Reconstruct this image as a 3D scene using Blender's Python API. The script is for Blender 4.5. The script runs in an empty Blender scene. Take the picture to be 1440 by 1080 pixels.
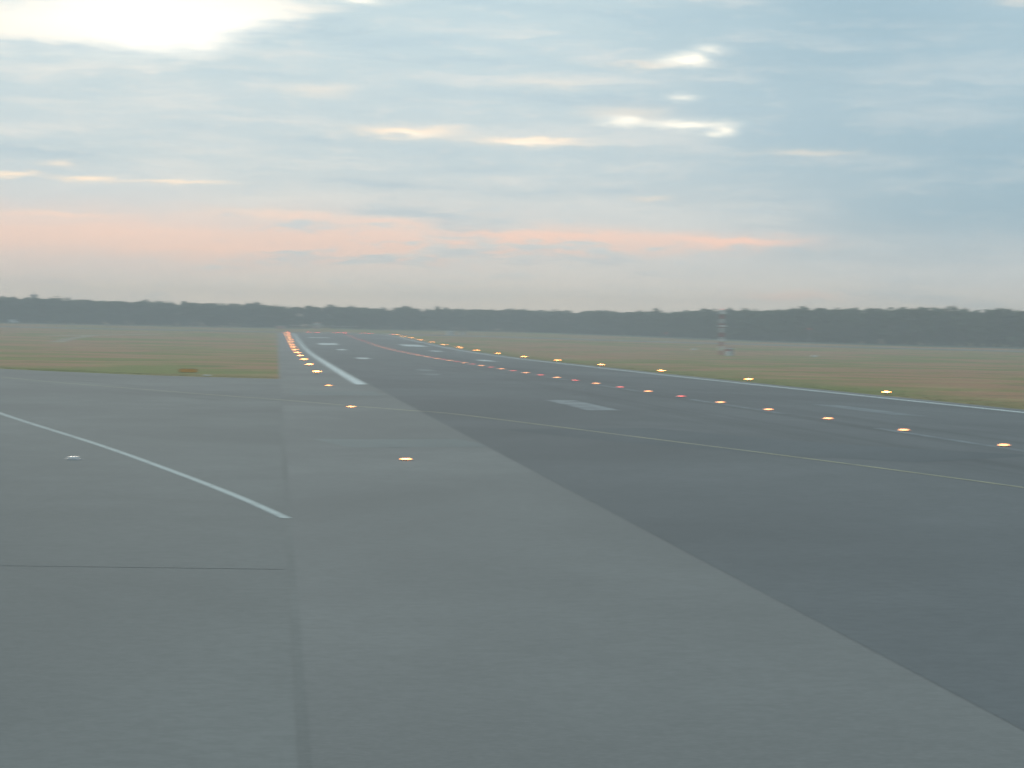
import bpy, bmesh, math, random
from mathutils import Vector, Matrix
random.seed(11)
S = bpy.context.scene
COL = S.collection
PI = math.pi

# ------------------------------------------------------------------ camera
YAW, PITCH, ROLL = 0.0993, 0.0188, 0.0184
FPX, EYE = 3338.4, 4.24                       # focal length in photo pixels (1440 wide), eye height in metres
cam_d = bpy.data.cameras.new('camera')
cam = bpy.data.objects.new('camera', cam_d); COL.objects.link(cam); S.camera = cam
F = Vector((math.sin(YAW)*math.cos(PITCH), math.cos(YAW)*math.cos(PITCH), -math.sin(PITCH)))
R0 = Vector((math.cos(YAW), -math.sin(YAW), 0)); U0 = R0.cross(F)
CX = R0*math.cos(ROLL) + U0*math.sin(ROLL); CY = U0*math.cos(ROLL) - R0*math.sin(ROLL)
m = Matrix((CX, CY, -F)).transposed().to_4x4(); m.translation = Vector((0, 0, EYE))
cam.matrix_world = m
cam_d.sensor_fit = 'HORIZONTAL'; cam_d.sensor_width = 36.0; cam_d.lens = 36.0*FPX/1440
cam_d.clip_start = 0.5; cam_d.clip_end = 30000
# the photograph is out of focus: the lens caught the cabin window, not the runway
cam_d.dof.use_dof = True; cam_d.dof.focus_distance = 5.0
cam_d.dof.aperture_fstop = 32.0; cam_d.dof.aperture_ratio = 0.14
cam_d.dof.aperture_blades = 4; cam_d.dof.aperture_rotation = PI/4

# ------------------------------------------------------------------ node helper
class N:
    """tiny expression builder on one node tree"""
    def __init__(s, nt): s.nt = nt
    def put(s, node, i, v):
        if hasattr(v, 'is_output') or isinstance(v, bpy.types.NodeSocket): s.nt.links.new(v, node.inputs[i])
        else: node.inputs[i].default_value = v
    def math(s, op, a, b=0.0, c=None, clamp=False):
        n = s.nt.nodes.new('ShaderNodeMath'); n.operation = op; n.use_clamp = clamp
        s.put(n, 0, a); s.put(n, 1, b)
        if c is not None: s.put(n, 2, c)
        return n.outputs[0]
    def add(s, a, b): return s.math('ADD', a, b)
    def mul(s, a, b): return s.math('MULTIPLY', a, b)
    def sub(s, a, b): return s.math('SUBTRACT', a, b)
    def ramp(s, x, a, b, lo=0.0, hi=1.0, smooth=True):
        n = s.nt.nodes.new('ShaderNodeMapRange'); n.interpolation_type = 'SMOOTHSTEP' if smooth else 'LINEAR'; n.clamp = True
        for i, v in enumerate((x, a, b, lo, hi)): s.put(n, i, v)
        return n.outputs[0]
    def xyz(s, x, y, z=0.0):
        n = s.nt.nodes.new('ShaderNodeCombineXYZ')
        for i, v in enumerate((x, y, z)): s.put(n, i, v)
        return n.outputs[0]
    def sep(s, v):
        n = s.nt.nodes.new('ShaderNodeSeparateXYZ'); s.put(n, 0, v); return n.outputs
    def noise(s, vec, scale=1.0, detail=4.0, rough=.55, dist=0.0):
        n = s.nt.nodes.new('ShaderNodeTexNoise'); s.put(n, 'Vector', vec)
        n.inputs['Scale'].default_value = scale; n.inputs['Detail'].default_value = detail
        n.inputs['Roughness'].default_value = rough; n.inputs['Distortion'].default_value = dist
        return n.outputs['Fac']
    def mix(s, f, a, b, mode='MIX'):
        n = s.nt.nodes.new('ShaderNodeMix'); n.data_type = 'RGBA'; n.blend_type = mode
        s.put(n, 'Factor', f)
        for i, v in ((6, a), (7, b)):
            s.put(n, i, v if not isinstance(v, tuple) else (v + (1.0,) if len(v) == 3 else v))
        return n.outputs[2]
    def vmap(s, vec, scale, loc=(0, 0, 0)):
        n = s.nt.nodes.new('ShaderNodeMapping'); s.put(n, 0, vec)
        n.inputs['Scale'].default_value = scale; n.inputs['Location'].default_value = loc
        return n.outputs[0]

def lin(r, g, b):
    f = lambda c: (c/255/12.92) if c/255 <= .04045 else ((c/255+.055)/1.055)**2.4
    return (f(r), f(g), f(b))

# ------------------------------------------------------------------ sky
SUN_AZ, SUN_EL = math.radians(-4.0), math.radians(9.0)      # behind the bright cloud, left of the runway
W = bpy.data.worlds.new('World'); S.world = W; W.use_nodes = True
nt = W.node_tree; nt.nodes.clear(); n = N(nt)
tc = nt.nodes.new('ShaderNodeTexCoord').outputs['Generated']
dx, dy, dz = n.sep(tc)
K = 3338.0                                                    # cloud map unit: about a minute of arc
az = n.mul(n.math('ARCTAN2', dx, dy), K)
el = n.mul(n.math('ARCSINE', dz), K)
uv0 = n.xyz(az, el, 0.0)
# slow warp so that no cloud edge is a clean curve
w1 = n.noise(n.vmap(uv0, (1/300, 1/70, 1), (3, 7, 0)), 1.0, 3, .6)
w2 = n.noise(n.vmap(uv0, (1/300, 1/70, 1), (31, 17, 4)), 1.0, 3, .6)
w3 = n.noise(n.vmap(uv0, (1/60, 1/16, 1), (1, 2, 9)), 1.0, 2, .6)
u = n.add(az, n.mul(n.sub(w1, .5), 170.0))
v = n.add(n.add(el, n.mul(n.sub(w2, .5), 46.0)), n.mul(n.sub(w3, .5), 14.0))
streak = n.noise(n.vmap(n.xyz(u, v, 0.0), (1/400, 1/44, 1), (5, 1, 2)), 1.0, 6, .62)
broad = n.noise(n.vmap(uv0, (1/900, 1/220, 1), (2, 5, 1)), 1.0, 2, .5)
# cloud deck: warm grey at the horizon to blue grey higher up
C_hor, C_low, C_mid, C_top = lin(250, 233, 214), lin(212, 211, 208), lin(183, 199, 205), lin(179, 199, 206)
C_blue = lin(146, 174, 188)
base = n.mix(n.ramp(v, 20, 130), C_hor, C_low)
base = n.mix(n.ramp(v, 120, 260), base, C_mid)
base = n.mix(n.ramp(v, 260, 460), base, C_top)
rightness = n.mul(n.ramp(n.add(u, n.mul(v, .35)), 420, 1050), n.ramp(v, 30, 190))
base = n.mix(n.mul(rightness, n.ramp(broad, .3, .6, .65, 1.0)), base, C_blue)
dim = n.mul(n.ramp(v, 20, 120, .35, 1.0), n.sub(1.0, n.mul(rightness, .6)))
base = n.mix(n.mul(n.ramp(streak, .46, .68, 0, .62), dim), base, lin(216, 216, 212))
base = n.mix(n.mul(n.ramp(streak, .48, .30, 0, .55), dim), base, lin(154, 181, 196))
base = n.mix(n.mul(n.ramp(w3, .52, .72, 0, .22), dim), base, lin(218, 216, 212))
base = n.mix(n.mul(n.ramp(w3, .46, .28, 0, .25), dim), base, lin(172, 194, 206))
base = n.mix(n.mul(n.ramp(broad, .45, .30, 0, .35), dim), base, lin(170, 195, 208))
# salmon band low over the forest
bandc = n.math('SUBTRACT', n.add(128.0, n.mul(n.ramp(u, -200, 700, 0, 1, False), 10.0)), v)
bandw = n.ramp(u, -350, 620, 46, 12, False)
q = n.math('DIVIDE', bandc, bandw); band = n.math('POWER', 2.718, n.mul(n.mul(q, q), -1.0))
band = n.mul(band, n.ramp(u, 780, 420))
band = n.mul(band, n.ramp(n.add(n.add(n.mul(streak, .6), n.mul(w3, .4)), n.ramp(u, -350, 250, .13, 0)), .43, .54))
base = n.mix(n.math('MULTIPLY', band, .92, clamp=True), base, lin(241, 206, 190))
def blob(px, py, a, b, uu=u, vv=v):
    """soft lens-shaped gap in the deck; px, py: where the photograph shows it, turned into a bearing and height"""
    u0 = px - 388.0; v0 = 472.0 + .0184*u0 - py
    x = n.mul(n.sub(uu, u0), 1.0/a); y = n.mul(n.sub(vv, v0), 1.0/b)
    return n.math('POWER', 2.718, n.mul(n.add(n.mul(x, x), n.mul(y, y)), -1.0))
def total(lst, uu, vv):
    t = None
    for (px, py, a, b, s) in lst:
        g = n.mul(blob(px, py, a, b, uu, vv), s); t = g if t is None else n.add(t, g)
    return t
us = n.add(az, n.mul(n.sub(w3, .5), 60.0)); vs = n.add(el, n.mul(n.sub(w3, .5), 22.0))
warm = total([(565, 187, 65, 8, .9), (735, 201, 65, 5, .9), (20, 252, 34, 4, .8), (122, 256, 40, 4, .8), (250, 258, 60, 3, .7),
              (85, 236, 22, 4, .5), (390, 303, 95, 7, .6), (550, 313, 60, 5, .5), (720, 331, 190, 6, .9), (1020, 341, 90, 8, 1.0), (200, 330, 150, 10, .4), (330, 352, 170, 5, .5), (80, 305, 90, 5, .5),
              (905, 282, 30, 4, .4), (440, 132, 40, 9, .3), (1115, 418, 70, 6, .45), (905, 95, 60, 5, .35), (880, 160, 60, 12, .35),
              (1420, 12, 50, 12, .35), (1130, 220, 60, 6, .35), (770, 120, 60, 8, .2)], us, vs)
warm = n.mul(warm, n.ramp(streak, .25, .6, .6, 1.15))
base = n.mix(n.math('MULTIPLY', warm, 1.0, clamp=True), base, n.mix(n.ramp(v, 140, 215), lin(250, 209, 190), lin(252, 230, 206)))
hot = total([(870, 173, 26, 6, .9), (958, 178, 50, 7, 1.0), (1003, 190, 18, 6, .9), (955, 90, 28, 9, 1.1), (990, 74, 24, 6, .6),
             (495, 6, 28, 6, .9), (953, 140, 18, 5, .6), (735, 202, 40, 3, .4), (575, 190, 30, 4, .4)], us, vs)
base = n.mix(n.math('MULTIPLY', hot, 1.0, clamp=True), base, (1.0, .95, .83))
# the bright break in front of the sun
edge = n.add(n.add(376.0, n.mul(n.ramp(az, -110, 190, 0, 1, False), 120.0)), n.mul(n.ramp(az, -250, -420), 2.0))
sunv = n.add(n.add(el, n.mul(n.sub(w2, .5), 60.0)), n.mul(n.sub(w3, .5), 26.0))
brk = n.ramp(n.add(n.sub(sunv, edge), n.mul(n.sub(streak, .5), 60.0)), -22, 40)
brk = n.mul(brk, n.ramp(az, 330, 60)); brk = n.mul(brk, n.ramp(sunv, 900, 560)); brk = n.mul(brk, n.ramp(az, -900, -420))
glow = blob(215, 50, 190, 60)
base = n.mix(n.mul(brk, n.ramp(n.add(n.add(n.mul(streak, .6), n.mul(w3, .4)), n.mul(glow, .40)), .40, .72, .25, .97)), base, (.80, .765, .69))
brt = n.add(1.0, n.mul(n.mul(glow, brk), .34))
# a thin share of clear evening sky through the deck
sky = nt.nodes.new('ShaderNodeTexSky'); sky.sky_type = 'NISHITA'; sky.sun_disc = False
sky.sun_elevation = SUN_EL; sky.sun_rotation = SUN_AZ
base = n.mix(1.0, base, n.xyz(brt, brt, brt), 'MULTIPLY')
cloud10 = n.mix(1.0, base, (10., 10., 10.), 'MULTIPLY')
skyhi = n.mix(.012, cloud10, sky.outputs[0])
below = n.mix(n.ramp(dz, -.02, 0.0), (3.0, 3.2, 3.1), skyhi)
bg = nt.nodes.new('ShaderNodeBackground'); nt.links.new(below, bg.inputs[0]); bg.inputs[1].default_value = 0.1
wo = nt.nodes.new('ShaderNodeOutputWorld'); nt.links.new(bg.outputs[0], wo.inputs[0])
W.cycles.sampling_method = 'MANUAL'; W.cycles.sample_map_resolution = 384

# ------------------------------------------------------------------ sun (low, behind thick cloud) and exposure
sd = bpy.data.lights.new('sun', 'SUN'); sun = bpy.data.objects.new('sun', sd); COL.objects.link(sun)
sd.energy = 0.5; sd.angle = math.radians(14); sd.color = (1.0, .86, .70)
to_sun = Vector((math.sin(SUN_AZ)*math.cos(SUN_EL), math.cos(SUN_AZ)*math.cos(SUN_EL), math.sin(SUN_EL)))
sun.rotation_euler = to_sun.to_track_quat('Z', 'Y').to_euler()
sun.location = (-60, 900, 150)
S.view_settings.view_transform = 'Standard'; S.view_settings.look = 'None'
S.view_settings.exposure = 0.40; S.view_settings.gamma = 1.0; S.view_settings.use_curve_mapping = False
S.render.engine = 'CYCLES'
S.cycles.use_denoising = True
S.cycles.use_adaptive_sampling = False
S.cycles.filter_width = 1.25; S.cycles.max_bounces = 4; S.cycles.volume_bounces = 0

# ------------------------------------------------------------------ materials
MATS = {}
def new_mat(name):
    m_ = bpy.data.materials.new(name); m_.use_nodes = True
    MATS[name] = m_
    b = m_.node_tree.nodes['Principled BSDF']
    return m_, N(m_.node_tree), b
def simple(name, col, rough=.6, spec=.3, metal=0.0, var=.12, scale=3.0):
    m_, k, b = new_mat(name)
    o = m_.node_tree.nodes.new('ShaderNodeTexCoord').outputs['Object']
    f = k.noise(o, scale, 5, .6)
    dark = tuple(c*(1-var*2.2) for c in col); lite = tuple(min(1, c*(1+var)) for c in col)
    m_.node_tree.links.new(k.mix(k.ramp(f, .3, .7), dark, lite), b.inputs['Base Color'])
    b.inputs['Roughness'].default_value = rough; b.inputs['Specular IOR Level'].default_value = spec
    b.inputs['Metallic'].default_value = metal
    return m_
def emit(name, col, strength, body=(.4, .2, .05)):
    m_, k, b = new_mat(name)
    b.inputs['Base Color'].default_value = body + (1,)
    b.inputs['Emission Color'].default_value = col + (1,); b.inputs['Emission Strength'].default_value = strength
    b.inputs['Roughness'].default_value = .25
    return m_
def asphalt(name, col, tint, seed, spec=.25, streaks=.0):
    m_, k, b = new_mat(name); L = m_.node_tree.links
    o = m_.node_tree.nodes.new('ShaderNodeTexCoord').outputs['Object']
    big = k.noise(k.vmap(o, (1/18, 1/30, 1), (seed, 3, 0)), 1, 6, .6, .4)
    mid = k.noise(k.vmap(o, (1/2.2, 1/4.5, 1), (seed, 9, 0)), 1, 5, .65)
    fin = k.noise(o, 14.0, 4, .7)
    c = k.mix(k.ramp(big, .28, .72), tuple(x*.74 for x in col), tint)
    c = k.mix(k.ramp(mid, .35, .75, 0, .45), c, tuple(x*.82 for x in col))
    c = k.mix(k.ramp(fin, .35, .75, 0, .35), c, tuple(x*1.25 for x in col))
    gr = k.noise(o, 3.3, 3, .75)
    c = k.mix(k.ramp(gr, .38, .68, 0, .30), c, tuple(x*.72 for x in col))
    if streaks:                                                # rubber laid down along the landing direction
        X = k.sep(o)[0]
        st = k.noise(k.vmap(o, (1/1.4, 1/160, 1), (seed, 0, 0)), 1, 5, .6)
        off = k.math('ABSOLUTE', k.sub(X, 28.5))
        c = k.mix(k.mul(k.ramp(st, .42, .7, 0, streaks), k.ramp(off, 13, 3)), c, tuple(x*.55 for x in col))
    L.new(c, b.inputs['Base Color'])
    b.inputs['Roughness'].default_value = .93; b.inputs['Specular IOR Level'].default_value = spec
    bp = m_.node_tree.nodes.new('ShaderNodeBump'); bp.inputs['Strength'].default_value = .35; bp.inputs['Distance'].default_value = .01
    L.new(fin, bp.inputs['Height']); L.new(bp.outputs[0], b.inputs['Normal'])
    return m_
def paint(name, col, under, wear, seed):
    m_, k, b = new_mat(name); L = m_.node_tree.links
    o = m_.node_tree.nodes.new('ShaderNodeTexCoord').outputs['Object']
    a = k.noise(k.vmap(o, (1.3, .35, 1), (seed, 0, 0)), 1, 6, .7)
    f = k.noise(o, 9.0, 4, .7)
    t = k.add(k.mul(a, .65), k.mul(f, .35))
    L.new(k.mix(k.ramp(t, wear-.12, wear+.12), under, col), b.inputs['Base Color'])
    b.inputs['Roughness'].default_value = .85; b.inputs['Specular IOR Level'].default_value = .25
    return m_

A_RWY, A_SHO, A_TAX = (.162, .170, .171), (.236, .235, .224), (.216, .219, .208)
M_rwy = asphalt('runway_asphalt', A_RWY, (.183, .190, .190), 1, streaks=.5)
M_sho = asphalt('shoulder_asphalt', A_SHO, (.260, .258, .245), 4)
M_tax = asphalt('taxiway_asphalt', A_TAX, (.240, .242, .230), 8)
M_patch = asphalt('pale_patch_asphalt', (.240, .253, .243), (.255, .266, .255), 12)
M_dpatch = asphalt('dark_patch_asphalt', (.140, .153, .158), (.152, .164, .168), 15)
M_seal = asphalt('joint_sealant', (.212, .216, .205), (.228, .231, .219), 17)
M_road = asphalt('perimeter_road_asphalt', (.30, .28, .25), (.36, .33, .29), 21)
M_white = paint('white_paint', (.66, .69, .67), A_RWY, .38, 2)
M_worn = paint('worn_white_paint', (.30, .32, .325), A_RWY, .48, 5)
M_faint = paint('faint_white_paint', (.27, .30, .31), A_RWY, .52, 7)
M_yellow = paint('yellow_paint', (.58, .53, .33), A_TAX, .42, 3)
M_twhite = paint('taxiway_white_paint', (.50, .54, .52), A_TAX, .38, 9)

def grass_mat():
    m_, k, b = new_mat('airfield_grass'); L = m_.node_tree.links
    o = m_.node_tree.nodes.new('ShaderNodeTexCoord').outputs['Object']
    X, Y, Z = k.sep(o)
    p1 = k.noise(k.vmap(o, (1/34, 1/38, 1), (2, 8, 0)), 1, 6, .62, .5)
    p2 = k.noise(k.vmap(o, (1/13, 1/20, 1), (9, 1, 0)), 1, 6, .65)
    p3 = k.noise(o, 1.1, 4, .7)
    green, heath, straw = (.240, .250, .075), (.455, .245, .140), (.470, .350, .160)
    c = k.mix(k.ramp(p1, .40, .55), green, heath)
    c = k.mix(k.ramp(p2, .50, .72, 0, .75), c, straw)
    c = k.mix(k.ramp(p2, .46, .28, 0, .65), c, (.150, .175, .080))
    # the mown strip along the pavement stays greener
    left = k.mul(k.ramp(X, 2, -2), k.ramp(k.add(Y, k.mul(X, 1.0)), 280, 232))
    right = k.ramp(k.add(X, k.mul(k.sub(p2, .5), 8.0)), 66, 54)
    strip = k.math('MULTIPLY', k.math('MAXIMUM', left, k.mul(right, k.ramp(X, 20, 40))), .6)
    c = k.mix(strip, c, (.255, .262, .090))
    c = k.mix(k.ramp(p3, .35, .7, 0, .35), c, (.125, .125, .065))
    # beyond the perimeter road: damp dark meadow in front of the forest
    L.new(c, b.inputs['Base Color'])
    b.inputs['Roughness'].default_value = 1.0; b.inputs['Specular IOR Level'].default_value = .08
    bp = m_.node_tree.nodes.new('ShaderNodeBump'); bp.inputs['Strength'].default_value = .6; bp.inputs['Distance'].default_value = .15
    L.new(p3, bp.inputs['Height']); L.new(bp.outputs[0], b.inputs['Normal'])
    return m_
M_grass = grass_mat()
M_meadow = simple('far_meadow_grass', (.105, .140, .110), 1, .05, var=.15, scale=.05)
M_sand = simple('sandy_track', (.42, .35, .26), 1, .05, var=.12, scale=.2)
def leaf_mat(name, c0, c1):
    m_, k, b = new_mat(name); L = m_.node_tree.links
    oi = m_.node_tree.nodes.new('ShaderNodeObjectInfo')
    o = m_.node_tree.nodes.new('ShaderNodeTexCoord').outputs['Object']
    f = k.noise(o, .45, 4, .6)
    c = k.mix(oi.outputs['Random'], c0, c1)
    c = k.mix(k.ramp(f, .35, .7, 0, .5), c, tuple(x*.6 for x in c0))
    L.new(c, b.inputs['Base Color']); b.inputs['Roughness'].default_value = .8
    b.inputs['Specular IOR Level'].default_value = .15
    return m_
M_leaf = leaf_mat('forest_leaves', (.048, .080, .036), (.085, .112, .046))
M_leaf2 = leaf_mat('forest_needles', (.040, .068, .038), (.060, .088, .042))
M_bark = simple('bark', (.10, .075, .055), .9, .1)
M_blade = leaf_mat('grass_blades', (.22, .25, .10), (.30, .26, .13))
M_metal = simple('galvanised_steel', (.42, .43, .44), .5, .4, .3)
M_dark = simple('dark_casting', (.06, .06, .06), .6, .3)
M_amberbody = simple('amber_housing', (.55, .32, .05), .5, .3)
M_red = simple('signal_red_paint', (.50, .19, .17), .55, .3)
M_wht = simple('signal_white_paint', (.74, .74, .72), .55, .3)
M_hut = simple('hut_white_panels', (.66, .68, .67), .6, .3)
M_pink = simple('hut_faded_red_panels', (.56, .36, .32), .7, .2)
M_roof = simple('hut_roof', (.30, .30, .30), .7, .2)
M_tower = simple('tower_concrete', (.40, .41, .43), .8, .2)
M_glass = simple('tower_glass', (.05, .06, .07), .15, .5)
M_sign = simple('sign_orange_face', (.62, .31, .06), .5, .3, var=.05)
M_lens = simple('unlit_lens', (.62, .60, .58), .2, .5)
E_amber = emit('amber_lamp', (1.0, .33, .075), 30.0)
E_amber_in = emit('amber_inset_lamp', (1.0, .36, .10), 9.0)
E_white = emit('centreline_white_lamp', (1.0, .36, .14), 3.6)
E_red = emit('centreline_red_lamp', (1.0, .15, .14), 1.7, (.4, .05, .05))
E_end = emit('runway_end_red_lamp', (1.0, .13, .11), 20.0, (.4, .05, .05))
E_obs = emit('obstruction_red_lamp', (1.0, .09, .06), 1.0, (.4, .05, .05))

# ------------------------------------------------------------------ terrain
KN = [(-400, 0), (280, 0), (330, .06), (381, .14), (441, .2), (501, .32), (561, .56), (621, .9), (681, 1.33), (741, 1.93), (801, 2.54),
      (861, 3.17), (921, 3.82), (981, 4.42), (1600, 10.7), (1800, 11.3), (20000, 11.3)]
def _raw(y):
    for (a, za), (b, zb) in zip(KN, KN[1:]):
        if y <= b: return za + (zb-za)*(y-a)/(b-a)
    return KN[-1][1]
YS = [-400, -60] + [20.0*i for i in range(0, 91)] + [2200, 3000, 5000, 9000]
PZ = [sum(_raw(y+o) for o in (-30, -15, 0, 15, 30))/5 if 200 < y < 1900 else _raw(y) for y in YS]
def prof(y):
    for i in range(len(YS)-1):
        if y <= YS[i+1]:
            return PZ[i] + (PZ[i+1]-PZ[i])*(y-YS[i])/(YS[i+1]-YS[i])
    return PZ[-1]
XCEN, XHALF, CROWN = 28.5, 24.0, .35
def ground(x, y): return prof(y) + CROWN*max(0.0, 1-abs(x-XCEN)/XHALF)

def link(o, parent=None):
    COL.objects.link(o)
    if parent is not None: o.parent = parent
    return o
def tag(o, label=None, cat=None, group=None, kind=None):
    if label: o['label'] = label
    if cat: o['category'] = cat
    if group: o['group'] = group
    if kind: o['kind'] = kind
    return o
def mesh_obj(name, vs, fs, mat, parent=None, smooth=False):
    me = bpy.data.meshes.new(name); me.from_pydata(vs, [], fs); me.update()
    me.materials.append(mat)
    if smooth:
        for p in me.polygons: p.use_smooth = True
    return link(bpy.data.objects.new(name, me), parent)
def sheet(name, xs, ys, dz, mat, parent=None, xf=None):
    """grid that follows the terrain; xf(x, y) may bend a column"""
    vs = []; fs = []; nx = len(xs)
    for y in ys:
        for x in xs:
            X, Yv = (x, y) if xf is None else xf(x, y)
            vs.append((X, Yv, ground(X, Yv)+dz))
    for j in range(len(ys)-1):
        for i in range(nx-1):
            a = j*nx+i; fs.append((a, a+1, a+nx+1, a+nx))
    return mesh_obj(name, vs, fs, mat, parent)
def yrange(a, b): return [a] + [y for y in YS if a < y < b] + [b]
def xrange_(a, b): return [a] + [x for x in (XCEN-XHALF, XCEN, XCEN+XHALF) if a < x < b] + [b]
def catmull(pts, step=2.0):
    P = [Vector((*p, 0)) for p in pts]; P = [P[0]*2-P[1]] + P + [P[-1]*2-P[-2]]
    out = []
    for i in range(1, len(P)-2):
        nseg = max(2, int((P[i+1]-P[i]).length/step))
        for k in range(nseg):
            t = k/nseg
            out.append(.5*((2*P[i]) + (P[i+1]-P[i-1])*t + (2*P[i-1]-5*P[i]+4*P[i+1]-P[i+2])*t*t + (3*P[i]-P[i-1]-3*P[i+1]+P[i+2])*t**3))
    out.append(P[-2]); return out
def ribbon(name, pts, w, dz, mat, parent=None, step=2.0, ragged=0.0, raw=False):
    L = [Vector((*p, 0)) for p in pts] if raw else catmull(pts, step)
    vs = []; fs = []
    for i, p in enumerate(L):
        t = (L[min(i+1, len(L)-1)] - L[max(i-1, 0)]).normalized(); nn = Vector((-t.y, t.x, 0))
        for s in (-1, 1):
            q = p + nn*s*(w/2*(1+random.uniform(-ragged, ragged)))
            vs.append((q.x, q.y, ground(q.x, q.y)+dz))
    for i in range(len(L)-1): fs.append((2*i, 2*i+2, 2*i+3, 2*i+1))
    return mesh_obj(name, vs, fs, mat, parent)

END = 1050.0
XSG = [-6000, -3000, -1500, -800, -400, -200, -100, -50, -20, 4.5, 28.5, 52.5, 80, 120, 200, 400, 800, 1500, 3000, 6000]
tag(sheet('ground', XSG, YS, 0.0, M_grass), kind='structure')
runway = tag(sheet('runway', xrange_(8.2, 50.2), yrange(-60, END), .018, M_rwy), kind='structure')
shoulder = tag(sheet('runway_shoulder', xrange_(.35, 8.7), yrange(-60, END+8), .014, M_sho), kind='structure')
tag(sheet('paved_verge', xrange_(49.8, 51.6), yrange(-60, END), .014, M_sho), kind='structure')
tag(sheet('runway_stopway', xrange_(8.2, 50.2), yrange(END, END+8), .014, M_sho), kind='structure')
# taxiway apron on the left, its far edge curving away
edge_pts = catmull([(.85, 230.2), (-10.3, 236.3), (-19.6, 247.5), (-30.1, 263.5), (-60, 318), (-110, 420), (-150, 505)], 3.0)
vs = []; fs = []
for p in edge_pts:
    for j in range(9):
        t = j/8; y = -60 + (p.y+60)*t
        vs.append((p.x, y, ground(p.x, y)+.012))
for i in range(len(edge_pts)-1):
    for j in range(8):
        a = i*9+j; fs.append((a, a+1, a+10, a+9))
taxiway = tag(mesh_obj('taxiway', vs, fs, M_tax), kind='structure')
# pavement joints and patches
ribbon('joint_seal', [(.35, -20), (.35, 100), (.35, 231)], .13, .0165, M_seal, taxiway)
ribbon('joint_seal', [(-26, 44.5), (-12, 43.6), (.2, 43)], .07, .0165, M_seal, taxiway)
ribbon('joint_seal', [(-60, 118), (-20, 116), (.2, 115)], .08, .0165, M_seal, taxiway)
ribbon('joint_seal', [(.5, 222), (4.4, 202), (8, 196)], .10, .0185, M_patch, shoulder)
ribbon('pavement_patch', [(2.2, 94), (5, 94.5), (8.1, 95)], 7.0, .0172, M_patch, shoulder, ragged=.05)
ribbon('pavement_patch', [(14, 109), (17, 98), (21, 88), (25, 82)], 7.5, .0212, M_dpatch, runway, ragged=.04)
ribbon('pavement_patch', [(1.2, 176), (7.6, 176)], 13.0, .0172, M_patch, shoulder, ragged=.03)

for off in (-3.3, 3.3):                                             # rubbed tyre tracks either side of the guide line
    ribbon('tyre_track', [(-24.5+off, 216+off*.4), (-13.9+off, 188.5+off*.4), (-6.6+off, 171+off*.4), (.0+min(off, 0)*1.1, 156-abs(off))], .9, .0150, M_seal, taxiway, ragged=.25)
# ------------------------------------------------------------------ painted markings (children of the pavement they lie on)
MK = .024
def bar(name, x0, x1, y0, y1, mat, parent=runway, dz=MK):
    return sheet(name, xrange_(x0, x1), yrange(y0, y1), dz, mat, parent)
bar('edge_stripe', 6.95, 7.95, 208, END, M_white, shoulder, .0195)
bar('edge_stripe', 48.3, 49.2, -60, END, M_white)
y = -20.0
while y < END-70:
    bar('centreline_dash', 28.05, 28.5-.02, y, y+30, M_worn if y > 400 else M_faint); y += 50
for (x0, x1, y0, y1, mm) in [(18.0, 19.9, 136, 158, M_worn), (35.7, 37.5, 134, 156, M_faint), (17.4, 19.4, 286, 300, M_faint), (16.2, 18.0, 256, 268, M_faint),
                             (14.4, 16.5, 415, 437, M_white), (35.4, 37.8, 404, 426, M_white), (15.1, 17.2, 577, 600, M_white), (38.6, 41.0, 582, 604, M_white)]:
    bar('touchdown_mark', x0, x1, y0, y1, mm)
bar('aiming_mark', 12.7, 18.2, 692, 735, M_white); bar('aiming_mark', 37.4, 44.0, 690, 733, M_white)
for x in (12.2, 14.8, 17.4): bar('touchdown_mark', x, x+1.8, 872, 894, M_white)
for x in (36.6, 39.2, 41.8): bar('touchdown_mark', x, x+1.8, 876, 898, M_worn)
for i in range(5):
    for sgn in (-1, 1):
        x = XCEN + sgn*(3.6+3.4*i); bar('threshold_bar', x-.9, x+.9, 1008, 1038, M_worn)
ribbon('taxi_guide_line', [(-42, 258), (-31, 234), (-24.5, 216), (-20.5, 205), (-13.9, 188.5), (-6.6, 171), (.3, 156)], .17, .0205, M_yellow, taxiway)
ribbon('taxi_guide_line', [(.3, 156), (4.1, 146), (8.2, 134.4)], .17, .0205, M_yellow, shoulder)
ribbon('taxi_guide_line', [(8.2, 134.4), (9.9, 129), (15.2, 101), (18.2, 85), (20.1, 74), (21.5, 65), (23.2, 52), (24.6, 38), (25.4, 20)], .13, .0275, M_yellow, runway)
ribbon('side_line', [(-30, 205), (-21.5, 160), (-13.8, 122), (-6.7, 90.5), (-3.0, 72.8), (-.9, 62), (.30, 55)], .24, .0185, M_twhite, taxiway)

# ------------------------------------------------------------------ perimeter road, tracks, far meadow
def bank(name, pts, w, h, mat):
    L = catmull(pts, 8); vs = []; fs = []
    for i, p in enumerate(L):
        t = (L[min(i+1, len(L)-1)] - L[max(i-1, 0)]).normalized(); nn = Vector((-t.y, t.x, 0))
        for d, z in ((-w/2-.9, 0), (-w/2, h), (w/2, h), (w/2+.9, 0)):
            q = p + nn*d; vs.append((q.x, q.y, ground(q.x, q.y)-.02+z))
    for i in range(len(L)-1):
        for k in range(3): fs.append((4*i+k, 4*i+4+k, 4*i+5+k, 4*i+1+k))
    return mesh_obj(name, vs, fs, mat)
tag(bank('perimeter_road', [(-420, 1190), (-250, 1140), (-124, 1093), (-45, 1078), (28, 1074), (85, 1052), (140, 975), (204, 897), (274, 851), (380, 800), (600, 720)],
         5.0, .45, M_road), kind='structure')
tag(ribbon('dirt_track', [(-77, 812), (-70, 826), (-62, 850), (-54, 876), (-44, 900)], 10, .018, M_sand, ragged=.45, step=3), kind='structure')
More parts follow.
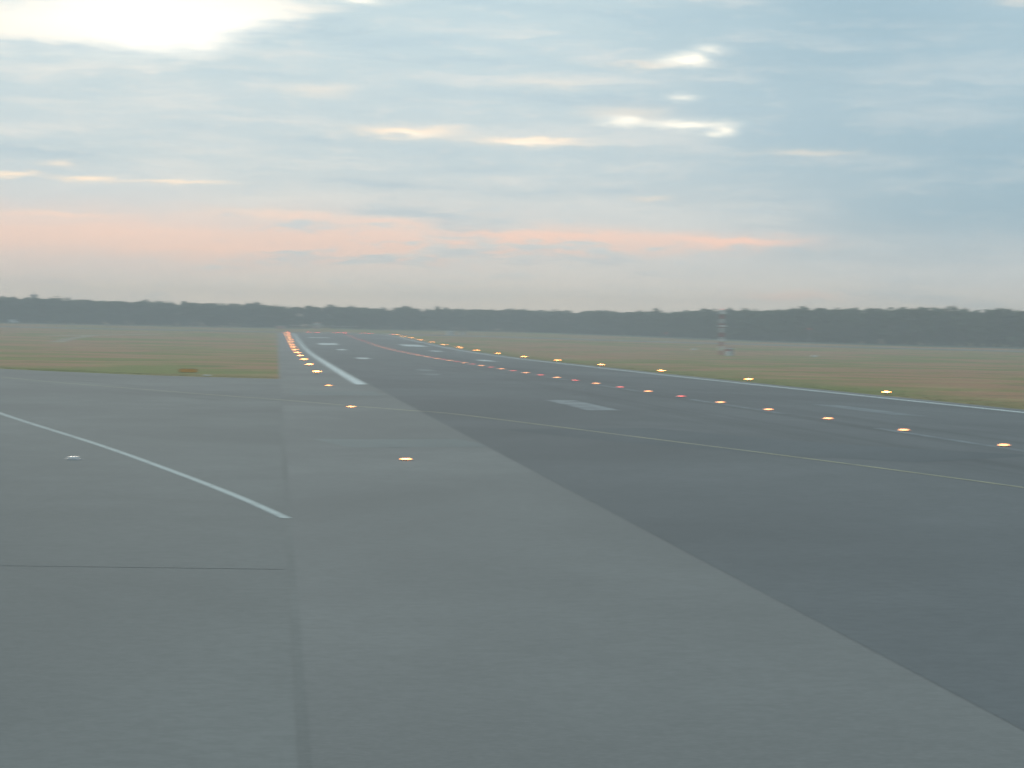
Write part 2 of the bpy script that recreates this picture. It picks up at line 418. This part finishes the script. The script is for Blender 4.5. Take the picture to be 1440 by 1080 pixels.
tag(ribbon('dirt_track', [(-60, 660), (-63, 740), (-64, 838)], 4, .014, M_sand, ragged=.4, step=4), kind='structure')
# forest edge line (plan view)
EDGE = catmull([(-420, 1470), (-260, 1415), (-158, 1390), (5, 1390), (90, 1430), (150, 1410), (200, 1290), (241, 1110), (325, 1022), (470, 950), (620, 880)], 2.0)
vs = []; fs = []
for p in EDGE[::6]:
    for t in (0, .35, .7, 1.06):
        inward = Vector((-.35, -1, 0)).normalized() if p.x > 170 else Vector((0, -1, 0))
        q = p + inward*(70*(1-t))
        vs.append((q.x, q.y, ground(q.x, q.y)+.010))
for i in range(len(EDGE[::6])-1):
    for j in range(3):
        a = i*4+j; fs.append((a, a+1, a+5, a+4))
tag(mesh_obj('meadow', vs, fs, M_meadow), kind='structure')

# ------------------------------------------------------------------ mesh builders
class MB:
    def __init__(s): s.v = []; s.f = []
    def box(s, c, d, rz=0.0, taper=1.0):
        cx, cy, cz = c; a, b, h = d[0]/2, d[1]/2, d[2]/2; i = len(s.v); co, si = math.cos(rz), math.sin(rz)
        for z, k in ((-h, 1.0), (h, taper)):
            for x, y in ((-a, -b), (a, -b), (a, b), (-a, b)):
                x *= k; y *= k
                s.v.append((cx+x*co-y*si, cy+x*si+y*co, cz+z))
        s.f += [tuple(i+j for j in q) for q in ((3, 2, 1, 0), (4, 5, 6, 7), (0, 1, 5, 4), (1, 2, 6, 5), (2, 3, 7, 6), (3, 0, 4, 7))]
        return s
    def tube(s, p, q, r0, r1=None, n=6):
        r1 = r0 if r1 is None else r1
        p = Vector(p); q = Vector(q); d = (q-p).normalized()
        a = d.orthogonal().normalized(); b = d.cross(a); i = len(s.v)
        for c, r in ((p, r0), (q, r1)):
            for k in range(n):
                t = 2*PI*k/n; s.v.append(tuple(c + a*math.cos(t)*r + b*math.sin(t)*r))
        for k in range(n): s.f.append((i+k, i+(k+1) % n, i+n+(k+1) % n, i+n+k))
        s.f.append(tuple(i+k for k in reversed(range(n)))); s.f.append(tuple(i+n+k for k in range(n)))
        return s
    def lathe(s, prof_, n=12, c=(0, 0, 0), sx=1.0, sy=1.0):
        i = len(s.v)
        for (r, z) in prof_:
            for k in range(n):
                t = 2*PI*k/n; s.v.append((c[0]+r*math.cos(t)*sx, c[1]+r*math.sin(t)*sy, c[2]+z))
        for j in range(len(prof_)-1):
            for k in range(n): s.f.append((i+j*n+k, i+j*n+(k+1) % n, i+(j+1)*n+(k+1) % n, i+(j+1)*n+k))
        s.f.append(tuple(i+k for k in reversed(range(n)))); s.f.append(tuple(i+(len(prof_)-1)*n+k for k in range(n)))
        return s
    def obj(s, name, mat, parent=None, smooth=False): return mesh_obj(name, s.v, s.f, mat, parent, smooth)
def empty(name, x, y, z=None, rz=0.0):
    o = bpy.data.objects.new(name, None); COL.objects.link(o); o.empty_display_size = .3
    o.location = (x, y, ground(x, y) if z is None else z); o.rotation_euler = (0, 0, rz)
    return o
def copy_thing(o):
    c = o.copy(); COL.objects.link(c)
    for ch in [x for x in o.children]:
        d = ch.copy(); COL.objects.link(d); d.parent = c
        for g in [x for x in ch.children]:
            e = g.copy(); COL.objects.link(e); e.parent = d
    return c
def place(proto, used, x, y, dz=0.0, rz=0.0):
    o = proto if not used[0] else copy_thing(proto); used[0] = True
    o.location = (x, y, ground(x, y)+dz); o.rotation_euler = (0, 0, rz)
    return o

# ------------------------------------------------------------------ airfield lights
def elevated_light():
    r = empty('runway_edge_light', 0, 0, 0)
    MB().lathe([(.20, 0), (.20, .03), (.13, .05), (.05, .06)], 12).obj('base_plate', M_dark, r)
    MB().tube((0, 0, .05), (0, 0, .20), .035, .035, 8).obj('stem', M_amberbody, r)
    MB().lathe([(.09, .18), (.17, .21), (.19, .24), (.19, .27)], 14).obj('lamp_housing', M_amberbody, r, True)
    MB().lathe([(.185, .271), (.19, .29), (.17, .33), (.12, .36), (.05, .37)], 14).obj('lens', E_amber, r, True)
    return r
def inset_light(name, lens_mat, s=1.0, hgt=.07):
    r = empty(name, 0, 0, 0)
    MB().lathe([(.24*s, 0), (.24*s, .012), (.19*s, .03), (.12*s, .034)], 14).obj('rim', M_dark, r)
    MB().box((0, -.02*s, .030+hgt/2), (.34*s, .10*s, hgt), 0, .8).obj('lens', lens_mat, r)
    MB().box((0, .085*s, .030+hgt*.45), (.36*s, .09*s, hgt*.9), 0, .7).obj('hood', M_dark, r)
    return r
el_ = elevated_light(); used = [False]
ZL = 81.5; ZR = 200.0; ZC = 91.2
for k in range(3, 17):
    o = place(el_, used, 4.5, ZL+60*k, .014)
    tag(o, 'lit amber runway edge light standing on the shoulder beside the wide white stripe', 'runway light', 'amber edge lights along the shoulder')
for k in range(0, 15):
    o = place(el_, used, 52.3, ZR+60*k, .0)
    tag(o, 'lit amber runway edge light at the grass verge beyond the far white edge line', 'runway light', 'amber edge lights along the grass verge')
il = inset_light('inset_edge_light', E_amber_in, .85, .045); used = [False]
for k, lab in ((0, 'bright amber light set in the pavement nearest the end of the thin white taxiway line'),
               (1, 'amber light set in the shoulder right beside the thin yellow guide line'),
               (2, 'amber light set in the shoulder by the end of the wide white stripe')):
    tag(place(il, used, 4.5, ZL+60*k, .014), lab, 'runway light', 'amber lights set into the pavement')
cw = inset_light('centreline_light', E_white); uw = [False]
cr = inset_light('centreline_light', E_red); ur = [False]
for k in range(0, 64):
    yy = ZC+15*k
    red = (k >= 44) or (k >= 5 and k % 2 == 1)
    o = place(cr, ur, 28.62, yy, .026) if red else place(cw, uw, 28.62, yy, .026)
    if red: tag(o, 'red light set in the runway centreline', 'runway light', 'red centreline lights')
    else: tag(o, 'orange white light set in the runway centreline', 'runway light', 'orange white centreline lights')
er = elevated_light(); er.name = 'runway_end_light'; used = [False]
for ch in er.children:
    if ch.name.startswith('lens'): ch.data.materials[0] = E_end
    if ch.name.startswith('stem') or ch.name.startswith('lamp_housing'): ch.data.materials[0] = M_red
for x in (5.0, 14.5, 17.5, 26.5, 30.5, 38.5, 41.5, 51.5):
    tag(place(er, used, x, END+3, .014), 'red light in the row across the runway end', 'runway light', 'red runway end lights')
# unlit taxiway light
ul = empty('taxiway_light', -6.6, 79.3, ground(-6.6, 79.3)+.012)
MB().lathe([(.26, 0), (.26, .02), (.20, .035)], 16).obj('rim', M_metal, ul)
MB().lathe([(.19, .035), (.17, .075), (.10, .10), (.03, .106)], 16).obj('lens', M_lens, ul, True)
tag(ul, 'unlit pale round light set in the taxiway below the curved white line', 'taxiway light')

# ------------------------------------------------------------------ sign and marker in the grass
sg = empty('guidance_sign', -9.1, 250.5, None, math.radians(12))
for x in (-.75, .75): MB().tube((x, 0, 0), (x, 0, .16), .04).obj('leg', M_metal, sg)
MB().box((0, 0, .35), (1.9, .16, .40)).obj('case', M_dark, sg)
MB().box((0, -.085, .35), (1.84, .02, .35)).obj('face', M_sign, sg)
tag(sg, 'low orange airfield sign standing in the grass by the taxiway edge', 'sign')
mk = empty('edge_marker', -6.7, 234.6)
MB().tube((0, 0, 0), (0, 0, .12), .03).obj('peg', M_metal, mk)
MB().box((0, 0, .17), (.7, .12, .12)).obj('panel', M_wht, mk)
tag(mk, 'small low white marker at the edge of grass and taxiway', 'marker')
for (x, y_, lab) in ((137.9, 600.0, 'small white marker board in the grass right of the lattice mast'), (126.2, 712.0, 'small white marker board in the grass behind the lattice mast')):
    o = empty('marker_board', x, y_)
    for s in (-.5, .5): MB().tube((s, 0, 0), (s, 0, .4), .035).obj('leg', M_metal, o)
    MB().box((0, 0, .6), (1.5, .08, .45)).obj('board', M_wht, o)
    tag(o, lab, 'marker')

# ------------------------------------------------------------------ red and white lattice mast with its hut
ms = empty('lattice_mast', 118.6, 627)
H = 12.2; nb = 10; w0, w1 = .62, .36
for i in range(nb):
    z0, z1 = H*i/nb, H*(i+1)/nb; mat = M_red if i % 2 == 0 else M_wht
    a, b = w0+(w1-w0)*i/nb, w0+(w1-w0)*(i+1)/nb
    mb = MB()
    cs = ((-1, -1), (1, -1), (1, 1), (-1, 1))
    for (sx, sy) in cs: mb.tube((sx*a, sy*a, z0), (sx*b, sy*b, z1), .07, .07, 5)
    for j in range(4):
        p, q = cs[j], cs[(j+1) % 4]
        mb.tube((p[0]*a, p[1]*a, z0), (q[0]*b, q[1]*b, z1), .045, .045, 4)
        mb.tube((q[0]*a, q[1]*a, z0), (p[0]*b, p[1]*b, z1), .045, .045, 4)
        mb.tube((p[0]*b, p[1]*b, z1-.04), (q[0]*b, q[1]*b, z1-.04), .05, .05, 4)
    mb.obj('mast_section', mat, ms)
for z in (4.1, 7.9, 11.4):
    MB().box((0, -.75, z), (2.0, .35, .45)).box((0, -.48, z), (.12, .3, .12)).obj('antenna_panel', M_wht, ms)
MB().lathe([(.10, H), (.12, H+.12), (.10, H+.28), (.04, H+.33)], 10).obj('obstruction_lamp', E_obs, ms)
tag(ms, 'tall red and white banded lattice mast standing in the grass', 'mast')
def hut(name, x, y_, w, d, h, wall, roofm, label, cat='hut', rz=0.0, stripe=None):
    o = empty(name, x, y_, None, rz)
    MB().box((0, 0, h/2), (w, d, h)).obj('wall', wall, o)
    MB().box((0, 0, h+.06), (w+.3, d+.3, .12), 0, .97).obj('roof', roofm, o)
    MB().box((w*.22, -d/2-.02, h*.42), (.85, .05, h*.82)).obj('door', M_metal, o)
    MB().box((-w*.25, -d/2-.02, h*.72), (.5, .05, .3)).obj('vent', M_dark, o)
    if stripe: MB().box((0, 0, h*.68), (w+.05, d+.05, h*.28)).obj('band', stripe, o)
    return tag(o, label, cat)
hut('equipment_hut', 120.6, 626, 1.9, 2.2, 2.2, M_wht, M_red, 'small red and white hut at the foot of the lattice mast', stripe=M_red)
hut('equipment_hut', 80.4, 1100, 3.2, 2.6, 2.0, M_hut, M_hut, 'white equipment hut in the grass beyond the runway far right corner')
hut('equipment_hut', 88.5, 1130, 2.4, 2.0, 1.3, M_hut, M_roof, 'low grey white cabinet hut next to the white equipment hut')
hut('equipment_hut', 2.5, 1300, 4.6, 2.6, 1.6, M_pink, M_hut, 'faded pink hut before the forest beyond the runway end', rz=.05)
hut('equipment_hut', 22.5, 1322, 3.4, 3.0, 3.6, M_pink, M_pink, 'tall faded red hut behind the antenna array at the runway end', stripe=M_wht)
# van by the forest
vn = empty('parked_van', -144, 1325, None, 0.0)
MB().box((-.3, 0, 1.35), (3.9, 1.9, 1.7), 0, .95).obj('body', M_hut, vn)
MB().box((2.1, 0, 1.0), (1.1, 1.85, 1.0), 0, .85).obj('bonnet', M_hut, vn)
for x in (-1.5, 1.7):
    for s in (-.85, .85): MB().tube((x, s-.1, .35), (x, s+.1, .35), .35, .35, 12).obj('wheel', M_dark, vn)
MB().box((1.2, -.97, 1.65), (.9, .03, .55)).obj('side_window', M_glass, vn)
tag(vn, 'white van parked on the meadow in front of the forest', 'van')
# localizer array
la = empty('localizer_array', 26.5, 1315)
for i in range(14):
    x = -18.2+2.8*i
    MB().tube((x, 0, 0), (x, 0, 1.9), .06, .06, 5).obj('post', M_red if i % 2 else M_wht, la)
    MB().box((x, -.5, 2.0), (1.1, 1.5, .16)).obj('antenna', M_red if i % 2 else M_wht, la)
MB().box((0, .15, 1.5), (37.6, .12, .14)).obj('beam', M_wht, la)
tag(la, 'long row of red and white aerials across the runway end axis', 'antenna array')
# slim poles with red heads
def pole(x, y_, h, label):
    o = empty('beacon_pole', x, y_)
    MB().tube((0, 0, 0), (0, 0, h), .07, .05, 6).obj('post', M_wht, o)
    MB().box((0, 0, h+.25), (1.2, .5, .5)).obj('head', M_red, o)
    MB().lathe([(.12, h+.5), (.14, h+.62), (.08, h+.75)], 8).obj('lamp', E_obs, o)
    tag(o, label, 'beacon')
pole(170.6, 1033, 2.8, 'short white pole with red head before the forest')
pole(212.3, 934, 6.3, 'taller white pole with red head in front of the forest')
# tower top over the trees on the left
tw = empty('control_tower', -190.6, 1900)
MB().lathe([(2.0, 0), (1.7, 17.0), (2.0, 18.0)], 12).obj('shaft', M_tower, tw)
MB().lathe([(2.1, 18.0), (2.9, 18.8), (2.9, 19.2)], 12).obj('gallery', M_tower, tw)
MB().lathe([(2.3, 19.2), (2.7, 20.9)], 8).obj('cab_glazing', M_glass, tw)
MB().lathe([(2.9, 20.9), (3.0, 21.2), (1.5, 21.6)], 12).obj('cab_roof', M_tower, tw)
MB().tube((.5, 0, 21.5), (.5, 0, 23.6), .09).box((.5, 0, 23.0), (2.6, .3, .35)).obj('radar_bar', M_tower, tw)
tag(tw, 'grey tower top rising above the forest', 'tower')

# ------------------------------------------------------------------ forest
def leaf_cards(rnd, cen, rad, cnt, size, vs, fs):
    for _ in range(cnt):
        d = Vector((rnd.gauss(0, 1), rnd.gauss(0, 1), rnd.gauss(0, 1))).normalized()
        p = cen + Vector((d.x*rad.x, d.y*rad.y, d.z*rad.z))*rnd.uniform(.55, 1.05)
        nrm = (d + Vector((rnd.uniform(-.7, .7), rnd.uniform(-.7, .7), rnd.uniform(-.3, .9)))).normalized()
        a = nrm.orthogonal().normalized(); a.rotate(Matrix.Rotation(rnd.uniform(0, 6.28), 3, nrm)); b = nrm.cross(a)
        s = size*rnd.uniform(.6, 1.3); i = len(vs)
        vs += [tuple(p - a*s - b*s*.35), tuple(p + b*s*.6 - nrm*s*.2), tuple(p + a*s - b*s*.2), tuple(p - b*s*.7 + nrm*s*.15)]
        fs.append((i, i+3, i+2, i+1))
def tree_geo(rnd, kind, h):
    """crown vertices/faces and trunk builder for a tree of height h"""
    vs, fs = [], []; tb = MB()
    lean = Vector((rnd.uniform(-.04, .04), rnd.uniform(-.04, .04), 1))
    if kind == 'pine':
        tb.tube((0, 0, -.2), tuple(lean*h*.55), .24, .16, 7); tb.tube(tuple(lean*h*.55), tuple(lean*h*.93), .16, .04, 6)
        for i in range(17):
            t = rnd.uniform(.22, 1.0); z = h*t; r = (2.5*(1-t)+.55)*rnd.uniform(.6, 1.1); an = rnd.uniform(0, 6.28)
            c = lean*z + Vector((math.cos(an)*r, math.sin(an)*r, 0)) if t < .93 else lean*z
            tb.tube(tuple(lean*(z-.5)), tuple(c), .05, .02, 4)
            leaf_cards(rnd, c, Vector((1.35, 1.35, .8)), 26, .42, vs, fs)
    else:
        tb.tube((0, 0, -.2), tuple(lean*h*.4), .30, .22, 7); tb.tube(tuple(lean*h*.4), tuple(lean*h*.85), .22, .05, 6)
        for i in range(19):
            t = rnd.uniform(.12, .97); z = h*t; wmax = 3.4*math.sin(PI*min(1, max(.12, (t+.18)/1.22)))**.7
            r = wmax*math.sqrt(rnd.random())*.85; an = rnd.uniform(0, 6.28)
            c = lean*z + Vector((math.cos(an)*r, math.sin(an)*r, 0))
            tb.tube(tuple(lean*max(.5, z-1.6)), tuple(c), .07, .02, 4)
            k = rnd.uniform(1.0, 1.7)
            leaf_cards(rnd, c, Vector((k, k, k*.75)), 30, .5, vs, fs)
    return vs, fs, tb
rnd = random.Random(5)
protos = []
for i in range(8):
    kind = 'pine' if i % 3 == 2 else 'leaf'
    vs, fs, tb = tree_geo(rnd, kind, 10.0)
    me_c = bpy.data.meshes.new('crown'); me_c.from_pydata(vs, [], fs); me_c.materials.append(M_leaf2 if kind == 'pine' else M_leaf)
    me_t = bpy.data.meshes.new('trunk'); me_t.from_pydata(tb.v, [], tb.f); me_t.materials.append(M_bark)
    protos.append((kind, me_c, me_t, vs, fs))
HK = [(-420, 14.8), (-160, 14.6), (-90, 13.2), (5, 12.6), (90, 12.2), (150, 12.6), (200, 12.6), (230, 14.0), (260, 15.2), (325, 16.0), (620, 16)]
def tree_h(x):
    for (a, ha), (b, hb) in zip(HK, HK[1:]):
        if x <= b: return ha + (hb-ha)*(x-a)/(b-a)
    return 15
def in_view(x, y_): return -0.135 < x/y_ < .345
acc = 0.0; spots = []
for a, b in zip(EDGE, EDGE[1:]):
    acc += (b-a).length
    if acc >= 4.4:
        acc = 0.0; spots.append(b)
cnt = 0
for p in spots:
    q = Vector((p.x+rnd.uniform(-1.3, 1.3), p.y+rnd.uniform(-1.5, 5.0), 0))
    if not in_view(q.x, q.y): continue
    kind, mc, mt, _, _ = protos[rnd.randrange(len(protos))]
    s = tree_h(q.x)/10*rnd.uniform(.86, 1.04)
    o = empty('pine_tree' if kind == 'pine' else 'broadleaf_tree', q.x, q.y, None, rnd.uniform(0, 6.28)); o.scale = (s*rnd.uniform(.85, 1.1),)*2 + (s,)
    link(bpy.data.objects.new('trunk', mt), o); link(bpy.data.objects.new('crown', mc), o)
    if kind == 'pine': tag(o, 'dark narrow conifer in the front row of the forest edge', 'tree', 'conifers in the front row of the forest')
    else: tag(o, 'rounded leafy tree in the front row of the forest edge', 'tree', 'leafy trees in the front row of the forest')
    cnt += 1
print('front trees', cnt)
# the mass of the wood behind the front row
vs, fs = [], []
for p in EDGE[::3]:
    for row in range(7):
        q = Vector((p.x+rnd.uniform(-2.5, 2.5)+(row*2.5 if p.x > 170 else 0), p.y+6+row*6+rnd.uniform(-3, 3), 0))
        if not in_view(q.x, q.y) or rnd.random() < .12: continue
        _, _, _, pv, pf = protos[rnd.randrange(len(protos))]
        s = tree_h(p.x)/10*rnd.uniform(.86, 1.05)*(1.10 if rnd.random() < .05 else 1.0); g = ground(q.x, q.y); ca, sa = math.cos(rnd.uniform(0, 6.28)), 0
        sa = math.sqrt(max(0, 1-ca*ca)); i = len(vs)
        vs += [(q.x+(x*ca-y_*sa)*s, q.y+(x*sa+y_*ca)*s, g+z*s) for (x, y_, z) in pv]
        fs += [tuple(i+j for j in f) for f in pf]
fo = mesh_obj('forest', vs, fs, M_leaf)
tag(fo, 'dense dark green wood behind the front row of trees', 'forest', kind='stuff')
# low bushes along the foot of the trees
vs, fs = [], []
for p in EDGE:
    if not in_view(p.x, p.y): continue
    for _ in range(3):
        q = Vector((p.x+rnd.uniform(-2, 2), p.y+rnd.uniform(-3, 3), 0))
        hh = rnd.uniform(1.4, 4.2)
        leaf_cards(rnd, Vector((q.x, q.y, ground(q.x, q.y)+hh*.5)), Vector((1.5, 1.5, hh*.55)), 22, .42, vs, fs)
tag(mesh_obj('undergrowth', vs, fs, M_leaf2), 'low bushes growing along the foot of the forest', 'bushes', kind='stuff')

# ------------------------------------------------------------------ grass tufts along the pavement edges
vs, fs = [], []
def tuft(x, y_, h):
    for _ in range(4):
        a = rnd.uniform(0, 6.28); w = rnd.uniform(.02, .05)*2; px, py = x+rnd.uniform(-.12, .12), y_+rnd.uniform(-.12, .12); z = ground(px, py)-.01
        lx, ly = rnd.uniform(-.1, .1), rnd.uniform(-.1, .1); hh = h*rnd.uniform(.5, 1.2); i = len(vs)
        vs.extend([(px-w*math.cos(a), py-w*math.sin(a), z), (px+w*math.cos(a), py+w*math.sin(a), z), (px+lx, py+ly, z+hh)])
        fs.append((i, i+1, i+2))
for p in edge_pts:
    if p.x < -45: break
    for _ in range(60):
        d = abs(rnd.gauss(0, 7)); tuft(p.x+rnd.uniform(-1.6, 1.6)-.4, p.y+1.2+d+rnd.uniform(0, .4), .04)
for _ in range(4000):
    yy = 150+rnd.random()**1.6*650; tuft(51.7+abs(rnd.gauss(0, 3.5)), yy, .045)
tag(mesh_obj('grass', vs, fs, M_blade), 'short tufts of grass along the pavement edges', 'grass', kind='stuff')

# ------------------------------------------------------------------ haze
hb = MB().box((100, 900, 15), (2600, 2200, 1))
vs = []
for (x, y_, z) in hb.v: vs.append((x, y_, -1.0 if z < 15 else 40.0))
hz = mesh_obj('haze', vs, hb.f, M_hut)
hm = bpy.data.materials.new('haze_air'); hm.use_nodes = True; t = hm.node_tree; t.nodes.clear()
pv = t.nodes.new('ShaderNodeVolumePrincipled'); pv.inputs['Color'].default_value = (.95, .965, .945, 1)
pv.inputs['Density'].default_value = .00068; pv.inputs['Density Attribute'].default_value = ''
pv.inputs['Anisotropy'].default_value = 0.0
mo = t.nodes.new('ShaderNodeOutputMaterial'); t.links.new(pv.outputs[0], mo.inputs['Volume'])
hz.data.materials.clear(); hz.data.materials.append(hm)
tag(hz, 'thin evening haze over the airfield', 'haze', kind='stuff')
